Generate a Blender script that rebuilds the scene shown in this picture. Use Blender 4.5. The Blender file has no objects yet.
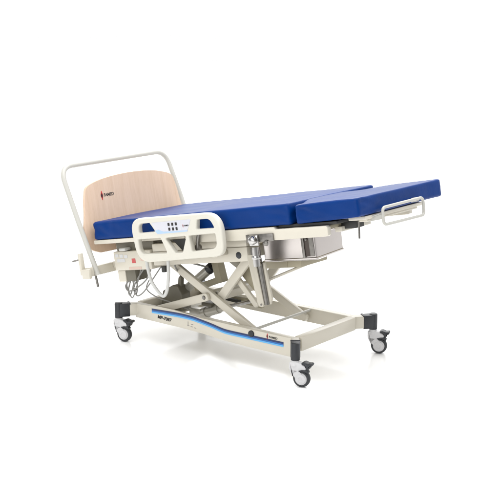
import bpy, bmesh, math, random
from mathutils import Vector, Matrix, noise

random.seed(4)
scene = bpy.context.scene
col = scene.collection
PI = math.pi

# ------------------------------------------------------------------ frames
TILT = 0.1776            # the lying surface is tipped foot-end up
DECK_Z = 0.80
DECK = Matrix.Translation((0, 0, DECK_Z)) @ Matrix.Rotation(-TILT, 4, 'Y')   # u along bed, v across, w up


# ------------------------------------------------------------------ materials
def mat(name, base, rough=0.5, metal=0.0, spec=0.5, coat=0.0, var=0.0, var_scale=6.0, bump=0.0,
        bump_scale=200.0, stretch=(1, 1, 1), rough_var=0.0, coords='Object'):
    m = bpy.data.materials.new(name)
    m.use_nodes = True
    nt = m.node_tree
    b = nt.nodes['Principled BSDF']
    b.inputs['Base Color'].default_value = (*base, 1)
    b.inputs['Roughness'].default_value = rough
    b.inputs['Metallic'].default_value = metal
    b.inputs['Specular IOR Level'].default_value = spec
    b.inputs['Coat Weight'].default_value = coat
    b.inputs['Coat Roughness'].default_value = 0.08
    if var or bump or rough_var:
        tc = nt.nodes.new('ShaderNodeTexCoord')
        mp = nt.nodes.new('ShaderNodeMapping')
        mp.inputs['Scale'].default_value = stretch
        nt.links.new(tc.outputs[coords], mp.inputs['Vector'])
    if var or rough_var:
        n = nt.nodes.new('ShaderNodeTexNoise')
        n.inputs['Scale'].default_value = var_scale
        n.inputs['Detail'].default_value = 5
        nt.links.new(mp.outputs['Vector'], n.inputs['Vector'])
        if var:
            r = nt.nodes.new('ShaderNodeValToRGB')
            r.color_ramp.elements[0].position = 0.3
            r.color_ramp.elements[1].position = 0.7
            r.color_ramp.elements[0].color = (*[c * (1 - var) for c in base], 1)
            r.color_ramp.elements[1].color = (*[min(1, c * (1 + var)) for c in base], 1)
            nt.links.new(n.outputs['Fac'], r.inputs['Fac'])
            nt.links.new(r.outputs['Color'], b.inputs['Base Color'])
        if rough_var:
            mr = nt.nodes.new('ShaderNodeMapRange')
            mr.inputs['From Min'].default_value = 0.3
            mr.inputs['From Max'].default_value = 0.7
            mr.inputs['To Min'].default_value = max(0.02, rough - rough_var)
            mr.inputs['To Max'].default_value = rough + rough_var
            nt.links.new(n.outputs['Fac'], mr.inputs['Value'])
            nt.links.new(mr.outputs['Result'], b.inputs['Roughness'])
    if bump:
        n2 = nt.nodes.new('ShaderNodeTexNoise')
        n2.inputs['Scale'].default_value = bump_scale
        n2.inputs['Detail'].default_value = 4
        nt.links.new(mp.outputs['Vector'], n2.inputs['Vector'])
        bp = nt.nodes.new('ShaderNodeBump')
        bp.inputs['Strength'].default_value = bump
        bp.inputs['Distance'].default_value = 0.002
        nt.links.new(n2.outputs['Fac'], bp.inputs['Height'])
        nt.links.new(bp.outputs['Normal'], b.inputs['Normal'])
    return m


M = {}
M['cream'] = mat('cream_paint', (0.58, 0.545, 0.462), 0.33, var=0.03, var_scale=4, bump=0.06, bump_scale=500)
M['cream_plastic'] = mat('cream_plastic', (0.59, 0.57, 0.50), 0.36, bump=0.05, bump_scale=600)
M['cream_shaded'] = mat('shaded_cream_steel', (0.30, 0.27, 0.19), 0.5, var=0.08, var_scale=7)  # cream paint darkened, underside shade put into the colour
M['white_tube'] = mat('white_tube_paint', (0.46, 0.452, 0.412), 0.36, bump=0.03, bump_scale=400)
M['vinyl'] = mat('blue_vinyl', (0.0004, 0.029, 0.160), 0.38, spec=0.13, var=0.09, var_scale=5, bump=0.25, bump_scale=60,
                 rough_var=0.05)
M['seam'] = mat('blue_welt', (0.004, 0.025, 0.17), 0.5)
M['black'] = mat('black_plastic', (0.018, 0.02, 0.024), 0.45, bump=0.1, bump_scale=300)
M['rubber'] = mat('grey_black_rubber', (0.03, 0.032, 0.035), 0.6)
M['caster_grey'] = mat('light_grey_plastic', (0.56, 0.555, 0.56), 0.4)
M['hub_grey'] = mat('grey_hub_plastic', (0.56, 0.555, 0.56), 0.45)
M['stainless'] = mat('brushed_stainless', (0.50, 0.465, 0.445), 0.27, metal=0.94)
M['chrome'] = mat('chrome', (0.44, 0.43, 0.42), 0.12, metal=1.0)
M['steel'] = mat('dark_zinc_steel', (0.20, 0.19, 0.175), 0.32, metal=0.85, var=0.2, var_scale=40)
M['actuator'] = mat('grey_actuator_housing', (0.42, 0.405, 0.36), 0.3, metal=0.45, var=0.06, var_scale=9)
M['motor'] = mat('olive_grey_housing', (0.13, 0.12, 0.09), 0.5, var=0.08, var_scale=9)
M['cable'] = mat('grey_cable', (0.22, 0.215, 0.20), 0.5)
M['hose'] = mat('pale_grey_hose', (0.52, 0.52, 0.50), 0.45)
M['navy'] = mat('navy_decal', (0.006, 0.022, 0.10), 0.3)
M['mid_blue'] = mat('blue_decal', (0.012, 0.13, 0.42), 0.3)
M['sky_blue'] = mat('light_blue_decal', (0.11, 0.40, 0.72), 0.3)
M['panel'] = mat('pale_panel_film', (0.54, 0.54, 0.585), 0.3)
M['pale_blue'] = mat('pale_blue_film', (0.36, 0.50, 0.74), 0.3)
M['red'] = mat('red_print', (0.55, 0.03, 0.03), 0.4)
M['pink_red'] = mat('faded_red_label', (0.50, 0.085, 0.085), 0.4)
M['pink'] = mat('pale_pink_label', (0.58, 0.45, 0.38), 0.4)
M['label_grey'] = mat('pale_label', (0.56, 0.56, 0.56), 0.4)
M['ink'] = mat('black_ink', (0.012, 0.01, 0.01), 0.45)
M['ink_soft'] = mat('grey_ink', (0.30, 0.28, 0.26), 0.5)
M['column'] = mat('grey_beige_column', (0.44, 0.41, 0.34), 0.32, metal=0.15)
M['dark_brown'] = mat('opening_shade_brown', (0.06, 0.045, 0.038), 0.35, metal=0.3)
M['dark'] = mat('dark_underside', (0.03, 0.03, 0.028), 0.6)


def wood_mat():
    m = bpy.data.materials.new('pale_beech_veneer')
    m.use_nodes = True
    nt = m.node_tree
    b = nt.nodes['Principled BSDF']
    tc = nt.nodes.new('ShaderNodeTexCoord')
    mp = nt.nodes.new('ShaderNodeMapping')
    mp.inputs['Scale'].default_value = (16, 0.9, 1)
    mp.inputs['Rotation'].default_value = (0, 0, 0.05)
    n = nt.nodes.new('ShaderNodeTexNoise')
    n.inputs['Scale'].default_value = 2.4
    n.inputs['Detail'].default_value = 7
    n.inputs['Distortion'].default_value = 0.5
    mp2 = nt.nodes.new('ShaderNodeMapping')
    mp2.inputs['Scale'].default_value = (150, 7, 1)
    n2 = nt.nodes.new('ShaderNodeTexNoise')
    n2.inputs['Scale'].default_value = 2.0
    n2.inputs['Detail'].default_value = 3
    nt.links.new(tc.outputs['Object'], mp.inputs['Vector'])
    nt.links.new(tc.outputs['Object'], mp2.inputs['Vector'])
    nt.links.new(mp.outputs['Vector'], n.inputs['Vector'])
    nt.links.new(mp2.outputs['Vector'], n2.inputs['Vector'])
    r = nt.nodes.new('ShaderNodeValToRGB')
    r.color_ramp.elements[0].position = 0.32
    r.color_ramp.elements[0].color = (0.60, 0.44, 0.315, 1)
    r.color_ramp.elements[1].position = 0.66
    r.color_ramp.elements[1].color = (0.655, 0.495, 0.375, 1)
    nt.links.new(n.outputs['Fac'], r.inputs['Fac'])
    r2 = nt.nodes.new('ShaderNodeValToRGB')
    r2.color_ramp.elements[0].position = 0.30
    r2.color_ramp.elements[0].color = (0.86, 0.82, 0.79, 1)
    r2.color_ramp.elements[1].position = 0.52
    r2.color_ramp.elements[1].color = (1, 1, 1, 1)
    nt.links.new(n2.outputs['Fac'], r2.inputs['Fac'])
    mx = nt.nodes.new('ShaderNodeMixRGB')
    mx.blend_type = 'MULTIPLY'
    mx.inputs['Fac'].default_value = 0.4
    nt.links.new(r.outputs['Color'], mx.inputs['Color1'])
    nt.links.new(r2.outputs['Color'], mx.inputs['Color2'])
    nt.links.new(mx.outputs['Color'], b.inputs['Base Color'])
    b.inputs['Roughness'].default_value = 0.42
    b.inputs['Specular IOR Level'].default_value = 0.35
    return m


M['wood'] = wood_mat()
M['wood_edge'] = mat('beech_edge', (0.50, 0.33, 0.22), 0.5, var=0.08, var_scale=60, stretch=(30, 1, 1))


# ------------------------------------------------------------------ mesh builder
class MB:
    """collects shapes into one mesh"""
    def __init__(self):
        self.bm = bmesh.new()

    def _join(self, b, mi=0, smooth=True):
        for f in b.faces:
            f.material_index = mi
            f.smooth = smooth
        me = bpy.data.meshes.new('tmp')
        b.normal_update()
        b.to_mesh(me)
        b.free()
        self.bm.from_mesh(me)
        bpy.data.meshes.remove(me)

    def box(self, lo, hi, bev=0.003, mat4=None, mi=0, seg=2):
        b = bmesh.new()
        bmesh.ops.create_cube(b, size=1)
        s = [hi[i] - lo[i] for i in range(3)]
        c = [(hi[i] + lo[i]) / 2 for i in range(3)]
        for v in b.verts:
            v.co = Vector((v.co.x * s[0] + c[0], v.co.y * s[1] + c[1], v.co.z * s[2] + c[2]))
        if bev:
            bmesh.ops.bevel(b, geom=list(b.edges), offset=min(bev, min(s) * 0.45), segments=seg, profile=0.5, affect='EDGES')
        if mat4:
            bmesh.ops.transform(b, matrix=mat4, verts=b.verts)
        self._join(b, mi)
        return self

    def bar(self, p0, p1, side, h, bev=0.004, up=(0, 1, 0), mi=0):
        """rectangular bar from p0 to p1: `side` thick along `up`-ish, `h` deep across it"""
        p0, p1 = Vector(p0), Vector(p1)
        x = (p1 - p0)
        L = x.length
        x.normalize()
        y = Vector(up)
        y = (y - x * y.dot(x)).normalized()
        z = x.cross(y)
        mt = Matrix((x, y, z)).transposed().to_4x4()
        mt.translation = (p0 + p1) / 2
        return self.box((-L / 2, -side / 2, -h / 2), (L / 2, side / 2, h / 2), bev, mt, mi)

    def tube(self, pts, r, closed=False, n=14, smooth_path=0, mi=0, caps=True):
        P = [Vector(p) for p in pts]
        if smooth_path:
            P = catmull(P, smooth_path, closed)
        b = bmesh.new()
        N = len(P)
        rings = []
        prev = None
        for i, p in enumerate(P):
            a = P[(i - 1) % N] if (closed or i > 0) else p
            c = P[(i + 1) % N] if (closed or i < N - 1) else p
            t = (c - a).normalized()
            if prev is None:
                u = t.orthogonal().normalized()
            else:
                u = (prev - t * prev.dot(t)).normalized()
            prev = u
            w = t.cross(u)
            rr = r[i] if isinstance(r, (list, tuple)) else r
            rings.append([b.verts.new(p + (u * math.cos(2 * PI * k / n) + w * math.sin(2 * PI * k / n)) * rr) for k in range(n)])
        if closed:      # untwist: match the last ring to the first
            best = min(range(n), key=lambda s: sum((rings[0][(k + s) % n].co - rings[-1][k].co).length for k in range(n)))
        for i in range(N - 1):
            for k in range(n):
                b.faces.new((rings[i][k], rings[i][(k + 1) % n], rings[i + 1][(k + 1) % n], rings[i + 1][k]))
        if closed:
            for k in range(n):
                b.faces.new((rings[-1][k], rings[-1][(k + 1) % n], rings[0][(k + 1 + best) % n], rings[0][(k + best) % n]))
        elif caps:
            b.faces.new(list(reversed(rings[0])))
            b.faces.new(rings[-1])
        bmesh.ops.recalc_face_normals(b, faces=b.faces)
        self._join(b, mi)
        return self

    def lathe(self, prof, origin, axis, n=28, mi=0):
        """prof: list of (radius, distance along axis)"""
        axis = Vector(axis).normalized()
        u = axis.orthogonal().normalized()
        w = axis.cross(u)
        o = Vector(origin)
        b = bmesh.new()
        rings = []
        for r, d in prof:
            if r < 1e-6:
                rings.append([b.verts.new(o + axis * d)])
            else:
                rings.append([b.verts.new(o + axis * d + (u * math.cos(2 * PI * k / n) + w * math.sin(2 * PI * k / n)) * r) for k in range(n)])
        for A, B in zip(rings, rings[1:]):
            for k in range(n):
                k2 = (k + 1) % n
                if len(A) == 1 and len(B) == 1:
                    continue
                if len(A) == 1:
                    b.faces.new((A[0], B[k2], B[k]))
                elif len(B) == 1:
                    b.faces.new((A[k], A[k2], B[0]))
                else:
                    b.faces.new((A[k], A[k2], B[k2], B[k]))
        bmesh.ops.recalc_face_normals(b, faces=b.faces)
        self._join(b, mi)
        return self

    def prism(self, pts, origin, ax, ay, thick, bev=0.002, mi=0, seg=2):
        """polygon (a,b) in the plane ax, ay through origin, thickness centred along ax x ay"""
        o, ax, ay = Vector(origin), Vector(ax).normalized(), Vector(ay).normalized()
        nn = ax.cross(ay)
        b = bmesh.new()
        lo = [b.verts.new(o + ax * a + ay * c - nn * thick / 2) for a, c in pts]
        hi = [b.verts.new(o + ax * a + ay * c + nn * thick / 2) for a, c in pts]
        N = len(pts)
        caps = [b.faces.new(list(reversed(lo))), b.faces.new(hi)]
        for i in range(N):
            b.faces.new((lo[i], lo[(i + 1) % N], hi[(i + 1) % N], hi[i]))
        bmesh.ops.recalc_face_normals(b, faces=b.faces)
        if bev:
            ed = set()
            for f in caps:
                ed.update(f.edges)
            bmesh.ops.bevel(b, geom=list(ed), offset=bev, segments=seg, profile=0.5, affect='EDGES')
        self._join(b, mi)
        return self

    def build(self, name, mats, parent=None, frame=None, angle=35):
        me = bpy.data.meshes.new(name)
        self.bm.to_mesh(me)
        self.bm.free()
        for m in (mats if isinstance(mats, (list, tuple)) else [mats]):
            me.materials.append(m)
        me.set_sharp_from_angle(angle=math.radians(angle))
        return link(name, me, parent, frame)


def link(name, me, parent=None, frame=None):
    o = bpy.data.objects.new(name, me)
    col.objects.link(o)
    if frame is not None:
        o.matrix_basis = frame
    o.parent = parent
    return o


def catmull(P, k, closed=False):
    out = []
    N = len(P)
    rng = range(N) if closed else range(N - 1)
    for i in rng:
        g = (lambda j: P[j % N]) if closed else (lambda j: P[max(0, min(N - 1, j))])
        p0, p1, p2, p3 = g(i - 1), g(i), g(i + 1), g(i + 2)
        for s in range(k):
            t = s / k
            out.append(0.5 * ((2 * p1) + (p2 - p0) * t + (2 * p0 - 5 * p1 + 4 * p2 - p3) * t * t + (3 * p1 - p0 - 3 * p2 + p3) * t ** 3))
    if not closed:
        out.append(P[-1])
    return out


def round_poly(pts, rad, n=8):
    """round the corners of a 2-D polygon; rad is one radius or one per corner"""
    out = []
    N = len(pts)
    for i in range(N):
        p, a, c = Vector(pts[i]), Vector(pts[i - 1]), Vector(pts[(i + 1) % N])
        r = rad[i] if isinstance(rad, (list, tuple)) else rad
        d1, d2 = (a - p), (c - p)
        l1, l2 = d1.length, d2.length
        d1.normalize(); d2.normalize()
        ang = d1.angle(d2)
        t = min(r / math.tan(ang / 2), l1 * 0.49, l2 * 0.49)
        A, B = p + d1 * t, p + d2 * t
        for k in range(n + 1):
            s = k / n
            out.append(tuple((A * (1 - s) ** 2 + p * 2 * s * (1 - s) + B * s * s)))
    return out


def path3(corners, r, n=8):
    """open 3-D polyline with rounded corners"""
    P = [Vector(p) for p in corners]
    out = [P[0]]
    for i in range(1, len(P) - 1):
        p = P[i]
        d1, d2 = (P[i - 1] - p), (P[i + 1] - p)
        t = min(r, d1.length * 0.49, d2.length * 0.49)
        A, B = p + d1.normalized() * t, p + d2.normalized() * t
        for k in range(n + 1):
            s = k / n
            out.append(A * (1 - s) ** 2 + p * 2 * s * (1 - s) + B * s * s)
    out.append(P[-1])
    return out


def plate(loops, thick, bevel, frame, name, mats, parent, res=2):
    """flat plate with holes: first loop is the outline, the others are holes; drawn in x,y, thickness along z"""
    cu = bpy.data.curves.new('tmp_curve', 'CURVE')
    cu.dimensions = '2D'
    cu.fill_mode = 'BOTH'
    cu.extrude = max(thick / 2 - bevel, 0)
    cu.bevel_depth = bevel
    cu.bevel_resolution = res
    cu.offset = -bevel
    for lp in loops:
        sp = cu.splines.new('POLY')
        sp.points.add(len(lp) - 1)
        for q, (x, y) in zip(sp.points, lp):
            q.co = (x, y, 0, 1)
        sp.use_cyclic_u = True
    o = bpy.data.objects.new('tmp_curve', cu)
    me = bpy.data.meshes.new_from_object(o)
    bpy.data.objects.remove(o)
    bpy.data.curves.remove(cu)
    me.materials.clear()
    for m in mats:
        me.materials.append(m)
    for p in me.polygons:
        p.use_smooth = True
        p.material_index = 0
    me.set_sharp_from_angle(angle=math.radians(40))
    me.name = name
    return link(name, me, parent, frame)


def text_mesh(s, size, frame, name, m, parent, shear=0.0, bold=0.0, xscale=1.0, depth=0.0004):
    cu = bpy.data.curves.new('tmp_text', 'FONT')
    cu.body = s
    cu.size = size
    cu.shear = shear
    cu.offset = bold
    cu.extrude = depth
    cu.align_y = 'CENTER'
    o = bpy.data.objects.new('tmp_text', cu)
    me = bpy.data.meshes.new_from_object(o)
    bpy.data.objects.remove(o)
    bpy.data.curves.remove(cu)
    for v in me.vertices:
        v.co.x *= xscale
    me.materials.clear()
    me.materials.append(m)
    me.name = name
    return link(name, me, parent, frame)


def face_y(x, y, z, roll=0.0):
    """frame whose local x,y run along +x,+z and whose face looks towards -y"""
    return Matrix.Translation((x, y, z)) @ Matrix.Rotation(PI / 2, 4, 'X') @ Matrix.Rotation(roll, 4, 'Z')


def face_x(x, y, z, roll=0.0):
    """frame whose local x,y run along +y,+z and whose face looks towards +x"""
    return Matrix.Translation((x, y, z)) @ Matrix(((0, 0, 1, 0), (1, 0, 0, 0), (0, 1, 0, 0), (0, 0, 0, 1))) @ Matrix.Rotation(roll, 4, 'Z')


def emblem(frame, h, name, parent):
    """slim red figure with a black core, like a standing spindle"""
    b = MB()
    red = [(-0.02, 0.5), (0.05, 0.49), (0.10, 0.30), (0.17, 0.12), (0.16, -0.1), (0.10, -0.3), (0.08, -0.5), (0.0, -0.48), (-0.07, -0.28), (-0.15, -0.1), (-0.16, 0.1), (-0.08, 0.3)]
    ink = [(0.0, 0.30), (0.05, 0.2), (0.13, 0.05), (0.12, -0.08), (0.05, -0.2), (0.02, -0.32), (-0.05, -0.2), (-0.13, -0.06), (-0.12, 0.07), (-0.04, 0.2)]
    b.prism([(x * h, y * h) for x, y in red], (0, 0, 0.0003), (1, 0, 0), (0, 1, 0), 0.0006, 0, 0)
    b.prism([(x * h, y * h) for x, y in ink], (0, 0, 0.0008), (1, 0, 0), (0, 1, 0), 0.0006, 0, 1)
    return b.build(name, [M['red'], M['ink']], parent, frame)


# ------------------------------------------------------------------ the bed
bed = bpy.data.objects.new('hospital_bed', None)
col.objects.link(bed)
bed.empty_display_size = 0.3
bed['label'] = 'cream steel delivery bed with blue mattress, wooden headboard and scissor lift, standing on four casters'
bed['category'] = 'hospital bed'

# ---- base frame (level, on the casters)
FX, FY = 0.63, 0.30
b = MB()
for s in (-1, 1):       # long rails
    b.box((-FX, s * FY - 0.024, 0.150), (FX, s * FY + 0.024, 0.243), 0.006)
for s in (-1, 1):       # cross bars, butted between the rails
    b.box((s * FX - 0.026, -FY + 0.0235, 0.162), (s * FX + 0.026, FY - 0.0235, 0.2455), 0.006)
for sx in (-1, 1):      # splayed corner arms out to the casters
    for sy in (-1, 1):
        b.bar((sx * 0.613, sy * 0.283, 0.204), (sx * 0.692, sy * 0.388, 0.204), 0.079, 0.050, 0.006, up=(0, 0, 1))
base = b.build('base_frame', M['cream'], bed)

# rail cover: long cream fairing on the near rail with a slightly humped top
top = [(-0.585, 0.2445), (-0.50, 0.250), (-0.40, 0.257), (-0.30, 0.258), (-0.16, 0.251), (-0.06, 0.2455), (0.12, 0.2455), (0.62, 0.2455)]
bot = [(0.625, 0.135), (0.28, 0.134), (0.10, 0.139), (-0.06, 0.150), (-0.30, 0.156), (-0.50, 0.156), (-0.585, 0.160)]
b = MB()
b.prism(top + bot, (0, -0.3275, 0), (1, 0, 0), (0, 0, 1), 0.006, 0.0015)
b.build('rail_cover', M['cream'], base)
YC = -0.3307            # the face of the near cover
cl = [(-0.476, 0.221), (-0.36, 0.227), (-0.24, 0.232), (-0.135, 0.231), (-0.07, 0.224), (0.02, 0.213), (0.10, 0.200), (0.16, 0.196), (0.30, 0.197), (0.566, 0.199)]
cl = [tuple(p) for p in catmull([Vector((x, z, 0)) for x, z in cl], 6)]
b = MB()
bands = [(0.015, 0.0035, 0), (0.0035, -0.0055, 1), (-0.0055, -0.0145, 2)]
for hi, lo, mi in bands:
    bb = bmesh.new()
    vs = []
    for p in cl:
        vs.append((bb.verts.new((p[0], YC - 0.0012, p[1] + hi)), bb.verts.new((p[0], YC - 0.0012, p[1] + lo))))
    for a, c in zip(vs, vs[1:]):
        bb.faces.new((a[0], a[1], c[1], c[0]))
    bmesh.ops.recalc_face_normals(bb, faces=bb.faces)
    for f in bb.faces:
        if f.normal.y > 0:
            f.normal_flip()
    b._join(bb, mi)
b.build('stripe', [M['navy'], M['mid_blue'], M['sky_blue']], base)
text_mesh('MP-7087', 0.029, face_y(-0.427, YC - 0.001, 0.1905, -0.03), 'lettering', M['ink'], base, shear=0.15, bold=0.0011, xscale=1.12)
emblem(face_y(0.447, YC - 0.0004, 0.226), 0.036, 'emblem', base)
text_mesh('FAMED', 0.017, face_y(0.459, YC - 0.001, 0.2255, -0.02), 'lettering', M['ink'], base, shear=0.1, bold=0.0004, xscale=1.15)
# faint pictogram on the cover
b = MB()
for q in range(3):
    b.box((-0.176 + q * 0.028, YC - 0.0012, 0.178 - q * 0.003), (-0.160 + q * 0.028, YC - 0.0002, 0.182 - q * 0.003), 0)
b.box((-0.172, YC - 0.0012, 0.184), (-0.168, YC - 0.0002, 0.205), 0)
b.box((-0.145, YC - 0.0012, 0.190), (-0.128, YC - 0.0002, 0.194), 0)
b.build('pictogram', M['ink_soft'], base)
b = MB()
b.lathe([(0, 0.012), (0.014, 0.012), (0.019, 0.009), (0.020, 0.0), (0.020, -0.004), (0, -0.004)], (0.330, YC, 0.221), (0, -1, 0))
b.build('bolt_cap', M['black'], base)


# ---- casters
def caster(sx, sy, ang):
    t = Vector((math.cos(ang), math.sin(ang), 0))        # trailing direction
    n = Vector((math.sin(ang), -math.cos(ang), 0))       # wheel axle, camera side
    o = Vector((sx * 0.7018, sy * 0.400, 0))
    d = Vector((-sx * 0.6, -sy * 0.8, 0)).normalized()   # back towards the frame
    hub = o + t * 0.040 + Vector((0, 0, 0.050))
    b = MB()
    b.lathe([(0, 0.152), (0.024, 0.152), (0.024, 0.136), (0.028, 0.130), (0.028, 0.122), (0, 0.122)], o, (0, 0, 1))
    body = [(-0.030, 0.142), (0.020, 0.145), (0.046, 0.137), (0.074, 0.124), (0.080, 0.114), (0.074, 0.105), (0.055, 0.101),
            (0.036, 0.095), (0.012, 0.082), (0.000, 0.070), (-0.006, 0.055), (-0.012, 0.066), (-0.024, 0.085), (-0.031, 0.108)]
    b.prism(round_poly(body, 0.008, 4), o, t, (0, 0, 1), 0.046, 0.007, seg=3)
    # side plates that come down to the axle
    for s in (-1, 1):
        side = [(-0.028, 0.10), (0.030, 0.098), (0.052, 0.075), (0.056, 0.048), (0.044, 0.032), (0.030, 0.032), (0.012, 0.048), (-0.012, 0.076)]
        b.prism(round_poly(side, 0.012, 4), o + n * s * 0.0205, t, (0, 0, 1), 0.005, 0.0015)
    root = b.build('caster', M['caster_grey'], bed)
    # tyre and hub
    b = MB()
    b.lathe([(0.036, -0.016), (0.044, -0.0165), (0.0485, -0.012), (0.0503, -0.005), (0.0503, 0.005), (0.0485, 0.012), (0.044, 0.0165), (0.036, 0.016)], hub, n, n=40)
    b.build('tyre', M['rubber'], root)
    b = MB()
    b.lathe([(0, -0.0235), (0.010, -0.0235), (0.012, -0.020), (0.034, -0.019), (0.0365, -0.015), (0.0365, 0.015), (0.034, 0.019), (0.030, 0.0195), (0.028, 0.0245),
             (0.013, 0.0265), (0.011, 0.0245), (0.008, 0.0245), (0, 0.0255)], hub, n, n=40)
    b.build('hub', M['hub_grey'], root)
    # foot brake
    b = MB()
    pedal = [(0.044, 0.146), (0.060, 0.150), (0.082, 0.143), (0.100, 0.145), (0.106, 0.139), (0.103, 0.129), (0.090, 0.126), (0.088, 0.112), (0.078, 0.102), (0.064, 0.100), (0.070, 0.112), (0.070, 0.124), (0.060, 0.133), (0.046, 0.138)]
    b.prism(round_poly(pedal, 0.004, 3), o, t, (0, 0, 1), 0.050, 0.004)
    guard = [(0.026, 0.0985), (0.048, 0.106), (0.078, 0.108), (0.088, 0.098), (0.086, 0.088), (0.074, 0.092), (0.052, 0.0985), (0.034, 0.093)]
    b.prism(round_poly(guard, 0.003, 3), o + n * 0.012, t, (0, 0, 1), 0.030, 0.003)
    b.build('brake_pedal', M['black'], root)
    # black sleeve that caps the corner arm
    b = MB()
    b.lathe([(0, 0.1525), (0.024, 0.1525), (0.026, 0.155), (0.026, 0.244), (0.024, 0.250), (0.019, 0.2525), (0, 0.2525)], o, (0, 0, 1))
    b.bar(o + d * 0.004 + Vector((0, 0, 0.2035)), o + d * 0.070 + Vector((0, 0, 0.2035)), 0.087, 0.056, 0.006, up=(0, 0, 1))
    b.bar(o + d * 0.060 + Vector((0, 0, 0.244)), o + d * 0.074 + Vector((0, 0, 0.244)), 0.010, 0.058, 0.003, up=(0, 0, 1))
    b.build('sleeve', M['black'], root)


caster(-1, -1, math.radians(13))
caster(1, -1, math.radians(15))
caster(1, 1, math.radians(24))
caster(-1, 1, math.radians(8))

# ---- scissor lift (level frame)
YS = 0.235


def arm(p, q, y, h, th, name='lift_arm', m='cream', extra=0.0):
    b = MB()
    P, Q = Vector((p[0], y, p[1])), Vector((q[0], y, q[1]))
    d = (Q - P).normalized()
    L = (Q - P).length
    ol = round_poly([(-0.006, -h / 2), (L + 0.006, -h / 2), (L + 0.006, h / 2), (-0.006, h / 2)], h * 0.42, 6)
    b.prism(ol, P, d, Vector((0, -1, 0)).cross(d), th, 0.004, seg=3)
    return b, name, m


for s in (-1, 1):
    for (p, q, y, h, th) in (
            ((-0.40, 0.534), (0.315, 0.186), s * YS, 0.050, 0.026),        # long brace, head top to foot bottom
            ((-0.50, 0.208), (-0.066, 0.366), s * (YS + 0.0), 0.050, 0.026),   # lower lever
            ((-0.02, 0.345), (0.225, 0.655), s * (YS - 0.032), 0.054, 0.026),  # upper lever
            ((0.088, 0.492), (0.245, 0.342), s * (YS - 0.064), 0.036, 0.022),  # tie to the column
    ):
        if p[0] == 0.088 and s > 0:
            continue
        if p[0] == -0.50:
            y = s * (YS + 0.0265)
        bb, nm, mm = arm(p, q, y, h, th)
        bb.build(nm, M['cream'], bed)
b = MB()
for s in (-1, 1):
    b.lathe([(0, 0.006), (0.010, 0.006), (0.013, 0.002), (0.013, -0.002), (0, -0.002)], (-0.088, s * (YS + 0.0400), 0.358), (0, s, 0), 18)
b.tube([(-0.088, -YS - 0.038, 0.358), (-0.088, YS + 0.038, 0.358)], 0.010)
b.build('pivot_rod', M['steel'], bed)
b = MB()
b.tube([(0.312, -FY + 0.02, 0.232), (0.312, FY - 0.02, 0.232)], 0.0085)
b.build('cross_rod', M['white_tube'], bed)
b = MB()                       # shafts joining the two sides
b.tube([(-0.39, -YS, 0.528), (-0.39, YS, 0.528)], 0.016)
b.build('cross_rod', M['cream'], bed)
b = MB()
b.box((-0.055, -YS + 0.045, 0.338), (-0.005, YS - 0.045, 0.388), 0.006)
b.build('torque_tube', M['cream'], bed)
b = MB()                       # carrier plate across the base that holds the lifting gear
b.box((-0.604, -0.20, 0.167), (-0.42, 0.276, 0.185), 0.004)
b.build('carrier_plate', M['cream_shaded'], bed)

# lifting actuators
b = MB()
b.tube([(-0.470, -0.05, 0.283), (-0.232, -0.05, 0.478)], 0.030, n=24)
act = b.build('actuator', M['actuator'], bed)
b = MB()
b.tube([(-0.242, -0.05, 0.470), (-0.212, -0.05, 0.4945)], 0.0335, n=24)
b.build('end_cap', M['black'], act)
b = MB()
b.tube([(-0.215, -0.05, 0.492), (-0.150, -0.05, 0.546)], 0.011, n=16)
b.build('piston_rod', M['chrome'], act)
b = MB()
b.prism(round_poly([(-0.575, 0.186), (-0.385, 0.186), (-0.392, 0.300), (-0.43, 0.350), (-0.475, 0.350), (-0.56, 0.300)], 0.016, 5), (0, -0.10, 0), (1, 0, 0), (0, 0, 1), 0.085, 0.008, seg=3)
b.prism(round_poly([(-0.455, 0.33), (-0.425, 0.33), (-0.42, 0.40), (-0.432, 0.415), (-0.446, 0.40)], 0.008, 3), (0, -0.10, 0), (1, 0, 0), (0, 0, 1), 0.03, 0.003)
b.build('motor', M['motor'], act)
# bracket hanging from the lift frame, holding the piston head
b = MB()
b.bar((-0.205, -0.05, 0.640), (-0.130, -0.05, 0.405), 0.065, 0.052, 0.005)
b.bar((-0.150, -0.05, 0.420), (-0.345, -0.05, 0.335), 0.050, 0.040, 0.005)
b.build('lift_bracket', M['cream_shaded'], bed)
b = MB()           # gusset between the upper lever and the column
b.prism([(0.085, 0.515), (0.215, 0.625), (0.225, 0.400)], (0, -0.140, 0), (1, 0, 0), (0, 0, 1), 0.008, 0.002)
b.build('gusset_plate', M['cream_shaded'], bed)

b = MB()
b.tube([(-0.245, -0.10, 0.196), (-0.115, -0.10, 0.247)], 0.030, n=24)
b.tube([(-0.120, -0.10, 0.245), (-0.075, -0.10, 0.263)], 0.024, n=24)
act2 = b.build('actuator', M['actuator'], bed)
b = MB()
b.tube([(-0.085, -0.10, 0.259), (0.160, -0.10, 0.344)], 0.011, n=16)
b.build('piston_rod', M['chrome'], act2)
b = MB()
b.box((-0.340, -0.135, 0.160), (-0.246, -0.065, 0.222), 0.008)
b.tube([(-0.247, -0.10, 0.194), (-0.215, -0.10, 0.207)], 0.036, n=24)
b.lathe([(0, 0.004), (0.008, 0.004), (0.008, -0.002), (0, -0.002)], (-0.265, -0.135, 0.178), (0, -1, 0), 14)
b.build('motor', M['actuator'], act2)
b = MB()
b.box((-0.240, -0.13, 0.252), (-0.158, -0.06, 0.276), 0.006)
b.build('limit_switch', M['motor'], act2)
b = MB()
b.bar((-0.172, -0.02, 0.297), (-0.012, -0.02, 0.291), 0.03, 0.018, 0.006)
b.build('release_lever', M['dark'], bed)
b = MB()
b.bar((-0.24, 0.020, 0.300), (0.14, 0.020, 0.286), 0.030, 0.036, 0.004)
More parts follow.
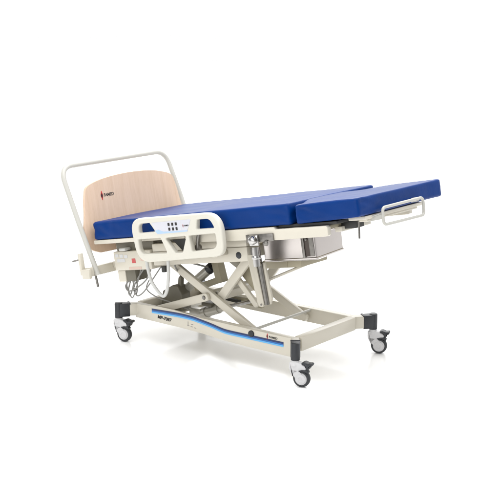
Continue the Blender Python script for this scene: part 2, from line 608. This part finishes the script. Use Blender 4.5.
b.build('release_link', M['cream_shaded'], bed)

# ---- tilted superstructure, everything below is in the DECK frame (u, v, w)
b = MB()
for s in (-1, 1):       # lower lift frame
    b.box((-0.46, s * 0.345 - 0.020, -0.196), (0.305, s * 0.345 + 0.020, -0.112), 0.006)
    b.box((-0.46, s * 0.338 - 0.020, -0.1115), (0.300, s * 0.338 + 0.018, -0.062), 0.005)
for u in (-0.435, -0.13, 0.27):
    b.box((u - 0.03, -0.3255, -0.185), (u + 0.03, 0.3255, -0.118), 0.006)
lift = b.build('lift_frame', M['cream'], bed, DECK)
for s in (-1, 1):
    b = MB()
    b.lathe([(0, 0.004), (0.012, 0.004), (0.019, 0.002), (0.021, -0.003), (0, -0.003)], (0.238, s * 0.366, -0.158), (0, s, 0))
    b.build('bolt_cap', M['black'], lift)

# deck: side panels, thin head sheet and underside
b = MB()
b.box((-0.893, -0.436, -0.032), (-0.10, 0.436, -0.006), 0.006)
deck = b.build('deck_frame', M['cream'], bed, DECK)
for s in (-1, 1):
    b = MB()
    side = [(-0.10, -0.001), (0.575, -0.001), (0.588, -0.014), (0.932, -0.014), (0.942, -0.024), (0.940, -0.066), (0.928, -0.072), (0.60, -0.076), (0.36, -0.066), (-0.02, -0.060), (-0.03, -0.104), (-0.10, -0.104)]
    b.prism(side, (0, s * 0.418, 0), (1, 0, 0), (0, 0, 1), 0.034, 0.005)
    b.build('side_panel', M['cream'], deck)
b = MB()
b.box((-0.099, -0.400, -0.026), (0.575, 0.400, -0.006), 0.002)
b.box((0.576, -0.400, -0.036), (0.925, 0.400, -0.018), 0.002)
b.build('deck_sheet', M['cream_shaded'], deck)
b = MB()
b.box((-0.80, -0.335, -0.0945), (-0.465, 0.335, -0.033), 0.003)  # dark blocks put in for the shaded gap under the head deck
b.box((-0.464, -0.310, -0.0610), (-0.12, 0.310, -0.033), 0.003)
b.build('deck_gap_shade', M['motor'], deck)

# dark lever seen through the middle opening of the side rail
b = MB()
b.prism([(-0.20, -0.035), (-0.085, -0.035), (-0.075, -0.105), (-0.125, -0.108)], (0, -0.434, 0), (1, 0, 0), (0, 0, 1), 0.008, 0.002)
b.build('lock_plate', M['dark'], deck)
b = MB()
b.tube([(0.030, -0.452, -0.012), (0.018, -0.455, -0.05), (0.008, -0.452, -0.098)], 0.011, n=12)
b.lathe([(0, 0.01), (0.02, 0.008), (0.02, -0.012), (0, -0.012)], (0.012, -0.452, -0.088), (0, -1, 0), 16)
b.build('rail_latch', M['steel'], deck)
# black slab put in for the shadow under the hip edge, plus a black bracket
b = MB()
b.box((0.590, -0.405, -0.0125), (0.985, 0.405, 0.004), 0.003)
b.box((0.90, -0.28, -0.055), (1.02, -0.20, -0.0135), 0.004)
b.build('edge_shade_bracket', M['dark'], deck)


# ---- cushions
def cushion(name, corners_fn, size, r, seed, parent_frame, wr=0.0022, corner_wr=0.0):
    """rounded upholstered block; corners_fn maps unit coordinates in the block to u,v,w"""
    L, W, H = size
    st = 0.016
    nx, ny, nz = int(L / st), int(W / st), max(5, int(H / 0.011))
    bm = bmesh.new()
    cache = {}

    def V(i, j, k):
        key = (i, j, k)
        if key not in cache:
            p = Vector((L * (i / nx - 0.5), W * (j / ny - 0.5), H * (k / nz - 0.5)))
            # squeeze the grid towards the rims so that the roundings are well sampled
            q = Vector((max(-L / 2 + r, min(L / 2 - r, p.x)), max(-W / 2 + r, min(W / 2 - r, p.y)), max(-H / 2 + r * 0.75, min(H / 2 - r * 0.75, p.z))))
            d = p - q
            if d.length > 1e-9:
                d = Vector((d.x, d.y, d.z / 0.75))
                m = max(abs(d.x), abs(d.y), abs(d.z))
                d = d.normalized() * m
                d = Vector((d.x, d.y, d.z * 0.75))
            cache[key] = bm.verts.new(q + d)
        return cache[key]
    for i in range(nx):
        for j in range(ny):
            bm.faces.new((V(i, j, 0), V(i, j + 1, 0), V(i + 1, j + 1, 0), V(i + 1, j, 0)))
            bm.faces.new((V(i, j, nz), V(i + 1, j, nz), V(i + 1, j + 1, nz), V(i, j + 1, nz)))
    for i in range(nx):
        for k in range(nz):
            bm.faces.new((V(i, 0, k), V(i + 1, 0, k), V(i + 1, 0, k + 1), V(i, 0, k + 1)))
            bm.faces.new((V(i, ny, k), V(i, ny, k + 1), V(i + 1, ny, k + 1), V(i + 1, ny, k)))
    for j in range(ny):
        for k in range(nz):
            bm.faces.new((V(0, j, k), V(0, j, k + 1), V(0, j + 1, k + 1), V(0, j + 1, k)))
            bm.faces.new((V(nx, j, k), V(nx, j + 1, k), V(nx, j + 1, k + 1), V(nx, j, k + 1)))
    bm.normal_update()
    off = Vector((seed * 7.3, seed * 3.1, seed * 1.7))
    moves = {}
    for v in bm.verts:
        p = v.co
        nrm = v.normal
        side = 1 - abs(nrm.z)
        a = noise.noise(Vector((p.x * 5, p.y * 5, p.z * 9)) + off) * wr * (0.7 + side)
        # slanting pull creases that gather towards the corners
        ex, ey = (L / 2 - abs(p.x)), (W / 2 - abs(p.y))
        near = math.exp(-(ex * ex + ey * ey) / (2 * 0.13 ** 2))
        s = (p.x * 9 + p.y * 9 + p.z * 26)
        a += corner_wr * near * (1.0 if p.y < 0 else 0.15) * (0.3 + 0.7 * min(1, max(0, (H / 2 - abs(p.z)) / 0.02))) * noise.noise(Vector((s * 1.6, p.x * 2 - p.z * 6, p.y * 2)) + off)
        if corner_wr and p.y < 0:
            a += 0.0016 * near * math.sin(60 * (p.x * 0.5 + p.z * 1.2 - p.y * 0.35) + 3 * noise.noise(p * 9)) * (0.4 + side)
        a += wr * 0.6 * side * noise.noise(Vector(((p.x + p.y) * 22, p.z * 7, 3.0)) + off)
        moves[v] = nrm * a
    for v, d in moves.items():
        v.co += d
    for v in bm.verts:
        c = v.co
        v.co = corners_fn(c.x / L + 0.5, c.y / W + 0.5, c.z / H + 0.5)
    bmesh.ops.recalc_face_normals(bm, faces=bm.faces)
    b = MB()
    b._join(bm)
    return b.build(name, M['vinyl'], bed, parent_frame, angle=180)


MW = 0.434
ML = (-0.885, 0.697)


def main_map(a, c, h):
    u = ML[0] + (ML[1] - ML[0]) * a
    v = -MW + 2 * MW * c
    lo = -0.006 + 0.010 * a
    t = 0.117 + 0.002 * a
    w = lo + t * h
    if h > 0.5:      # shallow body hollow, slightly raised far rim
        w += 0.004 * math.cos((c - 0.5) * PI * 0.9) * (h - 0.5)
    return Vector((u, v, w))


FU = (0.707, 1.152)


def foot_map(a, c, h):
    u = FU[0] + (FU[1] - FU[0]) * a
    v = -MW + 2 * MW * c
    # the near corner next to the hip section is well rounded, and so is its twin
    for sgn, cc in ((-1, c), (1, 1 - c)):
        ed = cc * 2 * MW
        if ed < 0.11 and a < 0.3:
            u += 0.060 * (1 - ed / 0.11) ** 2 * (1 - a / 0.3) * 0.55
    lo = 0.004 + 0.014 * a
    t = 0.109 - 0.007 * a
    w = lo + t * h
    # the middle of the pad nestles against the hip section, level with it; both flanks sit lower

    def st(x):
        x = min(1, max(0, x))
        return x * x * (3 - 2 * x)
    mid = st((c - 0.10) / 0.14) * st((0.86 - c) / 0.30)
    fade = max(0, 1 - a / 0.45) ** 1.5
    u -= 0.030 * mid * max(0, 1 - a / 0.2)
    if h > 0.4:
        w += 0.0085 * mid * fade * (h - 0.4) / 0.6
        w -= 0.006 * (1 - mid) * fade * (h - 0.4) / 0.6
    return Vector((u, v, w))


mattress = cushion('mattress', main_map, (ML[1] - ML[0], 2 * MW, 0.118), 0.018, 1.0, DECK, 0.0026, 0.0025)
foot = cushion('foot_mattress', foot_map, (FU[1] - FU[0], 2 * MW, 0.103), 0.015, 2.0, DECK, 0.0022, 0.008)

# foot section support, grab handle and pin
b = MB()
b.box((1.03, -0.36, -0.006), (1.142, 0.24, 0.014), 0.004)
b.box((1.08, -0.335, -0.018), (1.132, 0.18, -0.0065), 0.003)
ff = b.build('foot_frame', M['cream'], bed, DECK)
b = MB()
lp = round_poly([(-0.262, -0.050), (-0.258, 0.042), (0.165, 0.044), (0.154, -0.055)], 0.030, 8)
b.tube([(1.185 + 0.0 * x, x, y) for x, y in lp], 0.0085, closed=True, n=12)
hd = b.build('foot_handle', M['white_tube'], bed, DECK)
for v, w in ((-0.260, -0.010), (0.120, 0.036)):
    b = MB()
    b.bar((1.10, v - 0.05, w - 0.002), (1.182, v, w + 0.004), 0.024, 0.012, 0.003, up=(0, 0, 1))
    b.build('handle_bracket', M['white_tube'], hd)
b = MB()
b.bar((1.10, -0.33, -0.002), (1.166, -0.25, 0.010), 0.006, 0.03, 0.002, up=(0, 0, 1))
b.build('handle_bracket', M['white_tube'], hd)
b = MB()
b.tube([(1.050, -0.292, -0.005), (1.045, -0.300, -0.110)], 0.0055, n=10)
b.build('locking_pin', M['steel'], bed, DECK)

# ---- headboard
hb = [(-0.28, -0.097), (-0.375, -0.088), (-0.445, -0.050), (-0.472, 0.02), (-0.468, 0.06), (-0.447, 0.15), (-0.425, 0.27), (-0.395, 0.335),
      (-0.30, 0.365), (-0.17, 0.382), (0.0, 0.389), (0.17, 0.382), (0.30, 0.362), (0.395, 0.328), (0.425, 0.26), (0.447, 0.15), (0.468, 0.06), (0.472, 0.02),
      (0.445, -0.050), (0.375, -0.088), (0.28, -0.097)]
hbs = [tuple(p)[:2] for p in catmull([Vector((x, y, 0)) for x, y in hb], 6, True)]
board = plate([hbs], 0.018, 0.0022, DECK @ face_x(-0.934, 0, 0), 'headboard', [M['wood']], bed)
HBF = Matrix.Translation((0, 0, 0))
emblem(face_x(0, 0, 0).inverted() @ face_x(0.0094, -0.277, 0.266), 0.060, 'emblem', board)
text_mesh('FAMED', 0.0285, Matrix.Translation((-0.261, 0.2655, 0.0096)), 'lettering', M['ink'], board, shear=0.1, bold=0.0006, xscale=1.0)
for v in (-0.2, 0.2):
    b = MB()
    b.box((-0.926, v - 0.022, -0.090), (-0.893, v + 0.022, -0.033), 0.004)
    b.build('headboard_bracket', M['cream'], bed, DECK)


# push bar behind the headboard
def lean(v, w):
    return (-0.955 - (w - 0.15) * 0.23, v, w)


b = MB()
# cut back from the nominal corner, the bends are generous
pts = path3([lean(-0.462, -0.225), lean(-0.487, 0.10), lean(-0.5, 0.483), lean(0.478, 0.494), lean(0.500, 0.12), lean(0.470, -0.225)], 0.105, 12)
b.tube(pts, 0.0165, n=20)
bar = b.build('push_bar', M['white_tube'], bed, DECK)

# carrier beam of the push bar with end plate, knob and pin
b = MB()
b.bar((-0.905, -0.515, -0.198), (-0.905, 0.50, -0.198), 0.042, 0.060, 0.005, up=(1, 0, 0))
b.box((-0.935, -0.540, -0.238), (-0.865, -0.5165, -0.176), 0.005)
b.box((-0.958, -0.532, -0.215), (-0.9355, -0.500, -0.072), 0.005)
for v in (-0.28, 0.28):
    b.box((-0.883, v - 0.03, -0.205), (-0.78, v + 0.03, -0.165), 0.004)
hbm = b.build('head_beam', M['cream'], bed, DECK)
b = MB()
b.tube([(-0.950, -0.520, -0.112), (-0.975, -0.538, -0.116), (-0.990, -0.552, -0.118)], 0.006, n=10)
b.build('knob', M['steel'], hbm)
b = MB()
b.tube([(-0.885, -0.470, -0.215), (-0.875, -0.472, -0.300)], 0.008, n=12)
b.build('locking_pin', M['steel'], hbm)

# ---- control box under the head end
b = MB()
b.box((-0.800, -0.372, -0.217), (-0.470, -0.10, -0.0950), 0.006)
box = b.build('control_box', M['cream'], bed, DECK)
b = MB()
b.box((-0.790, -0.366, -0.290), (-0.722, -0.25, -0.2175), 0.005)
b.build('terminal_cover', M['cream'], box)
b = MB()
b.box((-0.7215, -0.362, -0.288), (-0.635, -0.25, -0.2175), 0.005)
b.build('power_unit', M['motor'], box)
b = MB()
b.box((-0.638, -0.3736, -0.172), (-0.606, -0.3722, -0.143), 0)
b.build('red_label', M['pink_red'], box)
b = MB()
b.box((-0.672, -0.3736, -0.212), (-0.560, -0.3722, -0.197), 0)
b.box((-0.560, -0.3736, -0.160), (-0.505, -0.3722, -0.118), 0)
b.build('pale_label', M['pink'], box)
b = MB()
for q in range(3):
    b.box((-0.782 + q * 0.040, -0.3736, -0.130 - 0.004 * q), (-0.752 + q * 0.040, -0.3722, -0.110 - 0.004 * q), 0)
b.box((-0.770, -0.3736, -0.163), (-0.700, -0.3722, -0.141), 0)
b.build('type_plate', M['label_grey'], box)
b = MB()
b.box((-0.722, -0.392, -0.0905), (-0.668, -0.3355, -0.072), 0.005)
b.build('plug', M['hose'], box)

# ---- cables: grey leads looping under the control box, thick pale hose from the side rail
cab = [
    ([(-0.712, -0.35, -0.285), (-0.742, -0.36, -0.318), (-0.705, -0.37, -0.350), (-0.605, -0.37, -0.318), (-0.535, -0.36, -0.270), (-0.495, -0.35, -0.200)], 0.0052),
    ([(-0.700, -0.35, -0.285), (-0.722, -0.36, -0.345), (-0.705, -0.37, -0.376), (-0.680, -0.365, -0.340), (-0.668, -0.35, -0.285)], 0.0050),
    ([(-0.575, -0.34, -0.215), (-0.640, -0.355, -0.285), (-0.668, -0.365, -0.340), (-0.640, -0.37, -0.380), (-0.590, -0.37, -0.365), (-0.535, -0.36, -0.318), (-0.430, -0.33, -0.205)], 0.0045),
    ([(-0.655, -0.34, -0.285), (-0.650, -0.35, -0.330), (-0.664, -0.35, -0.370), (-0.690, -0.34, -0.360), (-0.690, -0.34, -0.285)], 0.0045),
    ([(-0.545, -0.33, -0.280), (-0.588, -0.33, -0.345), (-0.540, -0.30, -0.405), (-0.470, -0.24, -0.455), (-0.40, -0.16, -0.52)], 0.0040),
    ([(-0.735, -0.35, -0.285), (-0.728, -0.36, -0.330), (-0.690, -0.37, -0.392), (-0.655, -0.365, -0.350), (-0.600, -0.34, -0.215)], 0.0040),
    ([(-0.350, -0.30, -0.190), (-0.365, -0.27, -0.235), (-0.420, -0.19, -0.280), (-0.485, -0.115, -0.295), (-0.500, -0.10, -0.320)], 0.0055),
    ([(-0.270, -0.29, -0.190), (-0.258, -0.22, -0.215), (-0.255, -0.14, -0.245), (-0.272, -0.08, -0.262), (-0.279, -0.055, -0.272)], 0.0060),
]
for pts, r in cab:
    b = MB()
    b.tube(pts, r, smooth_path=10, n=10)
    b.build('cable', M['cable'], bed, DECK)
b = MB()
b.tube([(-0.418, -0.462, -0.150), (-0.414, -0.462, -0.215), (-0.398, -0.46, -0.290), (-0.350, -0.44, -0.372), (-0.305, -0.44, -0.340), (-0.262, -0.45, -0.240), (-0.243, -0.455, -0.150)], 0.0105, smooth_path=10, n=14)
b.build('hose', M['hose'], bed, DECK)
b = MB()
b.box((-0.372, -0.395, -0.236), (-0.340, -0.368, -0.197), 0.005)
b.build('cable_plug', M['dark'], bed, DECK)

# ---- side rail with control panel
outer = round_poly([(-0.470, 0.117), (0.262, 0.115), (0.252, -0.140), (-0.448, -0.157)], [0.085, 0.125, 0.075, 0.12], 12)
h1 = round_poly([(-0.398, 0.082), (-0.306, 0.083), (-0.266, 0.029), (-0.404, 0.027)], [0.03, 0.008, 0.008, 0.008], 6)
h2 = round_poly([(-0.420, -0.012), (-0.232, -0.012), (-0.192, -0.104), (-0.420, -0.100)], [0.008, 0.010, 0.012, 0.055], 6)
h3 = round_poly([(-0.195, -0.014), (-0.022, -0.010), (-0.068, -0.104), (-0.128, -0.104)], [0.010, 0.010, 0.012, 0.012], 6)
h4 = round_poly([(0.000, -0.010), (0.205, -0.007), (0.205, -0.092), (0.008, -0.102)], [0.008, 0.010, 0.045, 0.010], 6)
h5 = round_poly([(0.080, 0.080), (0.176, 0.080), (0.205, 0.025), (0.066, 0.025)], [0.008, 0.05, 0.008, 0.008], 6)
rail = plate([outer, h1, h2, h3, h4, h5], 0.040, 0.011, DECK @ face_y(0, -0.488, 0), 'side_rail', [M['cream_plastic']], bed, res=3)
INV = face_y(0, -0.488, 0).inverted()
ZF = 0.0202
pl = round_poly([(-0.286, 0.084), (0.036, 0.087), (0.020, 0.055), (-0.006, 0.016), (-0.246, 0.013), (-0.262, 0.045)], 0.006, 4)
b = MB()
b.prism(pl, (0, 0, ZF), (1, 0, 0), (0, 1, 0), 0.003, 0.0008)
panel = b.build('control_panel', M['panel'], rail)
b = MB()
wave = [(-0.262, 0.034), (-0.235, 0.040), (-0.215, 0.033), (-0.195, 0.026), (-0.12, 0.0235), (0.004, 0.0245), (-0.004, 0.0175), (-0.12, 0.0155), (-0.244, 0.0145)]
b.prism(wave, (0, 0, ZF + 0.0018), (1, 0, 0), (0, 1, 0), 0.0008, 0)
b.build('wave_stripe', M['pale_blue'], rail)
for u, w in ((-0.143, 0.066), (-0.113, 0.066), (-0.084, 0.0665), (-0.142, 0.038), (-0.112, 0.038), (-0.083, 0.038)):
    b = MB()
    b.prism(round_poly([(-0.0075, -0.009), (0.0075, -0.009), (0.0075, 0.009), (-0.0075, 0.009)], 0.003, 3), (u, w, ZF + 0.002), (1, 0, 0), (0, 1, 0), 0.003, 0.0008)
    b.build('button', M['ink'], rail)
b = MB()
b.box((-0.0470, 0.026, ZF + 0.0014), (-0.0455, 0.078, ZF + 0.0019), 0)
b.build('panel_line', M['label_grey'], rail)
emblem(Matrix.Translation((-0.030, 0.0515, ZF + 0.0014)), 0.020, 'emblem', rail)
text_mesh('FAMED', 0.0115, Matrix.Translation((-0.0235, 0.0515, ZF + 0.0020)), 'lettering', M['ink'], rail, shear=0.1, bold=0.0004, xscale=1.05)
# rail hinge arms behind it
for u in (-0.30, 0.14):
    b = MB()
    b.box((u - 0.02, -0.4665, -0.150), (u + 0.02, -0.3665, -0.122), 0.004)
    b.build('rail_hinge', M['cream'], bed, DECK)

COL = DECK @ Matrix.Translation((0.026, 0, 0))      # clamp and column hang just ahead of the deck joint
# ---- accessory clamp, tube and swing-down column on the near side
b = MB()
b.box((0.352, -0.446, -0.078), (0.548, -0.4362, -0.034), 0.003)
clamp = b.build('accessory_clamp', M['steel'], bed, COL)
b = MB()
b.box((0.384, -0.462, -0.098), (0.448, -0.4465, -0.036), 0.006)
b.lathe([(0, 0.030), (0.014, 0.029), (0.022, 0.024), (0.026, 0.014), (0.024, 0.004), (0.018, 0.0), (0, 0.0)], (0.420, -0.4625, -0.064), (0, -1, 0), 28)
b.build('clamp_knob', M['chrome'], clamp)
b = MB()
b.lathe([(0, 0.018), (0.009, 0.017), (0.015, 0.012), (0.017, 0.004), (0.012, 0.0), (0, 0.0)], (0.497, -0.4465, -0.086), (0, -1, 0), 24)
b.build('thumb_screw', M['steel'], clamp)
b = MB()
b.tube([(0.408, -0.440, -0.105), (0.403, -0.440, -0.215)], 0.0215, n=24)
b.build('socket_tube', M['chrome'], clamp)
b = MB()
b.lathe([(0.0222, -0.008), (0.0265, -0.008), (0.0275, -0.004), (0.0275, 0.006), (0.0262, 0.010), (0.0222, 0.010)], (0.4055, -0.440, -0.165), (0.03, 0, 1), 28)
b.build('collar', M['chrome'], clamp)
b = MB()
b.box((0.352, -0.425, -0.245), (0.390, -0.375, -0.112), 0.004)
b.build('socket_block', M['steel'], clamp)
# column: two cream cheeks with a dark tube between them
b = MB()
ck = round_poly([(0.330, -0.150), (0.385, -0.150), (0.408, -0.430), (0.396, -0.452), (0.372, -0.448), (0.362, -0.425)], 0.008, 4)
b.prism(ck, (0, -0.428, 0), (1, 0, 0), (0, 0, 1), 0.016, 0.003)
ck2 = round_poly([(0.418, -0.200), (0.432, -0.200), (0.452, -0.405), (0.436, -0.442), (0.425, -0.440)], 0.006, 4)
b.prism(ck2, (0, -0.405, 0), (1, 0, 0), (0, 0, 1), 0.016, 0.003)
b.prism([(0.372, -0.19), (0.430, -0.20), (0.446, -0.405), (0.432, -0.438), (0.385, -0.438)], (0, -0.3955, 0), (1, 0, 0), (0, 0, 1), 0.006, 0.001)
colm = b.build('support_column', M['column'], bed, COL)
b = MB()
b.tube([(0.405, -0.418, -0.205), (0.418, -0.418, -0.440)], 0.0145, n=20)
b.build('inner_tube', M['steel'], colm)
b = MB()
b.lathe([(0, 0.003), (0.006, 0.003), (0.006, -0.002), (0, -0.002)], (0.390, -0.4365, -0.436), (0, -1, 0), 12)
b.build('screw', M['steel'], colm)

# ---- stainless steel basin slung under the hip end
plan = [(0.375, -0.322), (0.765, -0.322), (0.706, 0.030), (0.375, 0.030)]
plan = round_poly(plan, [0.03, 0.018, 0.02, 0.03], 6)
NP = len(plan)
b = MB()
bm = bmesh.new()


def ring(scale_in, w):
    cx = sum(p[0] for p in plan) / NP
    cy = sum(p[1] for p in plan) / NP
    out = []
    for x, y in plan:
        d = Vector((x - cx, y - cy))
        l = d.length
        d = d * ((l - scale_in) / l)
        out.append(bm.verts.new((cx + d.x, cy + d.y, w)))
    return out


rings = [ring(0.010, -0.064), ring(-0.004, -0.064), ring(-0.004, -0.070), ring(0.0, -0.074), ring(0.004, -0.188), ring(0.004, -0.196), ring(-0.001, -0.200), ring(0.0, -0.207), ring(0.012, -0.213), ring(0.030, -0.215)]
for A, B in zip(rings, rings[1:]):
    for k in range(NP):
        bm.faces.new((A[k], A[(k + 1) % NP], B[(k + 1) % NP], B[k]))
bm.faces.new(rings[-1])
inner = [ring(0.014, -0.066), ring(0.018, -0.195)]
for k in range(NP):
    bm.faces.new((rings[0][k], inner[0][k], inner[0][(k + 1) % NP], rings[0][(k + 1) % NP]))
    bm.faces.new((inner[0][k], inner[1][k], inner[1][(k + 1) % NP], inner[0][(k + 1) % NP]))
bm.faces.new(inner[1])
bmesh.ops.recalc_face_normals(bm, faces=bm.faces)
b._join(bm)
basin = b.build('steel_basin', M['stainless'], bed, DECK)
b = MB()
b.box((0.672, -0.3305, -0.196), (0.690, -0.3225, -0.078), 0.002)
b.box((0.7465, -0.3265, -0.188), (0.752, -0.3225, -0.078), 0.001)
b.box((0.722, -0.3245, -0.190), (0.7465, -0.3215, -0.078), 0)
b.lathe([(0, 0.006), (0.007, 0.005), (0.008, 0), (0, 0)], (0.706, -0.3245, -0.095), (0, -1, 0), 12)
b.build('basin_latch', M['steel'], basin)
b = MB()
b.box((0.690, -0.3240, -0.190), (0.722, -0.3215, -0.078), 0)  # flat dark panel painted in for the shade of the recess
b.build('latch_opening_shade', M['dark_brown'], basin)
b = MB()
b.box((0.300, -0.24, -0.262), (0.585, 0.02, -0.2165), 0.006)
b.box((0.480, -0.243, -0.260), (0.486, -0.240, -0.218), 0)
b.build('basin_carrier', M['cream_shaded'], bed, DECK)
b = MB()                # cream brace reaching from the column to the basin carrier
b.bar((0.40, -0.33, -0.315), (0.56, -0.12, -0.255), 0.014, 0.026, 0.003, up=(0, 0, 1))
b.build('basin_brace', M['cream'], bed, DECK)
b = MB()
b.box((0.90, -0.31, -0.066), (0.945, -0.02, -0.037), 0.004)
b.bar((0.92, -0.10, -0.066), (0.70, -0.05, -0.070), 0.010, 0.03, 0.003, up=(0, 0, 1))
b.build('basin_hanger', M['cream'], bed, DECK)

# ------------------------------------------------------------------ studio floor and light
bm = bmesh.new()
bmesh.ops.create_grid(bm, x_segments=2, y_segments=2, size=60)
me = bpy.data.meshes.new('floor')
bm.to_mesh(me)
bm.free()
fm = mat('white_gloss_floor', (0.96, 0.96, 0.955), 0.13, spec=0.3, rough_var=0.05, var_scale=1.5)
me.materials.append(fm)
floor = link('floor', me)
floor['kind'] = 'structure'

w = bpy.data.worlds.new('World')
scene.world = w
w.use_nodes = True
bg = w.node_tree.nodes['Background']
# added world gradient: bright behind the bed, dimmed in front for darker reflections
wt = w.node_tree
tc = wt.nodes.new('ShaderNodeTexCoord')
dt = wt.nodes.new('ShaderNodeVectorMath')
dt.operation = 'DOT_PRODUCT'
dt.inputs[1].default_value = (-0.10, 0.93, 0.34)
mr = wt.nodes.new('ShaderNodeMapRange')
mr.interpolation_type = 'SMOOTHSTEP'
mr.inputs['From Min'].default_value = -0.70
mr.inputs['From Max'].default_value = 0.28
mr.inputs['To Min'].default_value = 0.24
mr.inputs['To Max'].default_value = 1.08
wt.links.new(tc.outputs['Generated'], dt.inputs[0])
wt.links.new(dt.outputs['Value'], mr.inputs['Value'])
wt.links.new(mr.outputs['Result'], bg.inputs['Strength'])
bg.inputs['Color'].default_value = (1, 1, 1, 1)


def softbox(name, loc, target, size, power, colr=(1, 1, 1)):
    l = bpy.data.lights.new(name, 'AREA')
    l.shape = 'RECTANGLE'
    l.size, l.size_y = size
    l.energy = power
    l.color = colr
    o = bpy.data.objects.new(name, l)
    col.objects.link(o)
    o.location = loc
    d = Vector(target) - Vector(loc)
    o.rotation_euler = d.to_track_quat('-Z', 'Y').to_euler()
    return o


softbox('softbox_overhead', (0.4, -0.2, 4.6), (0.1, 0.1, 0.0), (5.5, 5.0), 290)
softbox('fill_front', (0.6, -5.2, 2.0), (0.0, 0.0, 0.15), (6.0, 2.6), 128)  # added fill for the near faces and the floor under the bed
softbox('fill_left', (-5.0, -1.6, 1.7), (0.0, 0.0, 0.0), (1.6, 1.6), 22)  # added weak fill from the head side, reaches beneath the bed
softbox('fill_backdrop', (-7.0, 9.0, 6.0), (-7.0, 9.0, 0.0), (12.0, 10.0), 1500)  # added lamp that lifts the far floor to white

# ------------------------------------------------------------------ camera
cd = bpy.data.cameras.new('camera')
cd.sensor_width = 36
cd.lens = 1119.59 / 500 * 36
cd.clip_end = 300
cam = bpy.data.objects.new('camera', cd)
col.objects.link(cam)
cam.location = (4.28336, -5.23928, 2.08495)
cam.rotation_euler = (PI / 2 - 0.21303, 0, 0.67944)
scene.camera = cam

scene.view_settings.view_transform = 'Standard'
scene.view_settings.look = 'None'
scene.view_settings.exposure = 0.0
scene.view_settings.gamma = 1.0
scene.cycles.max_bounces = 10
scene.cycles.diffuse_bounces = 5
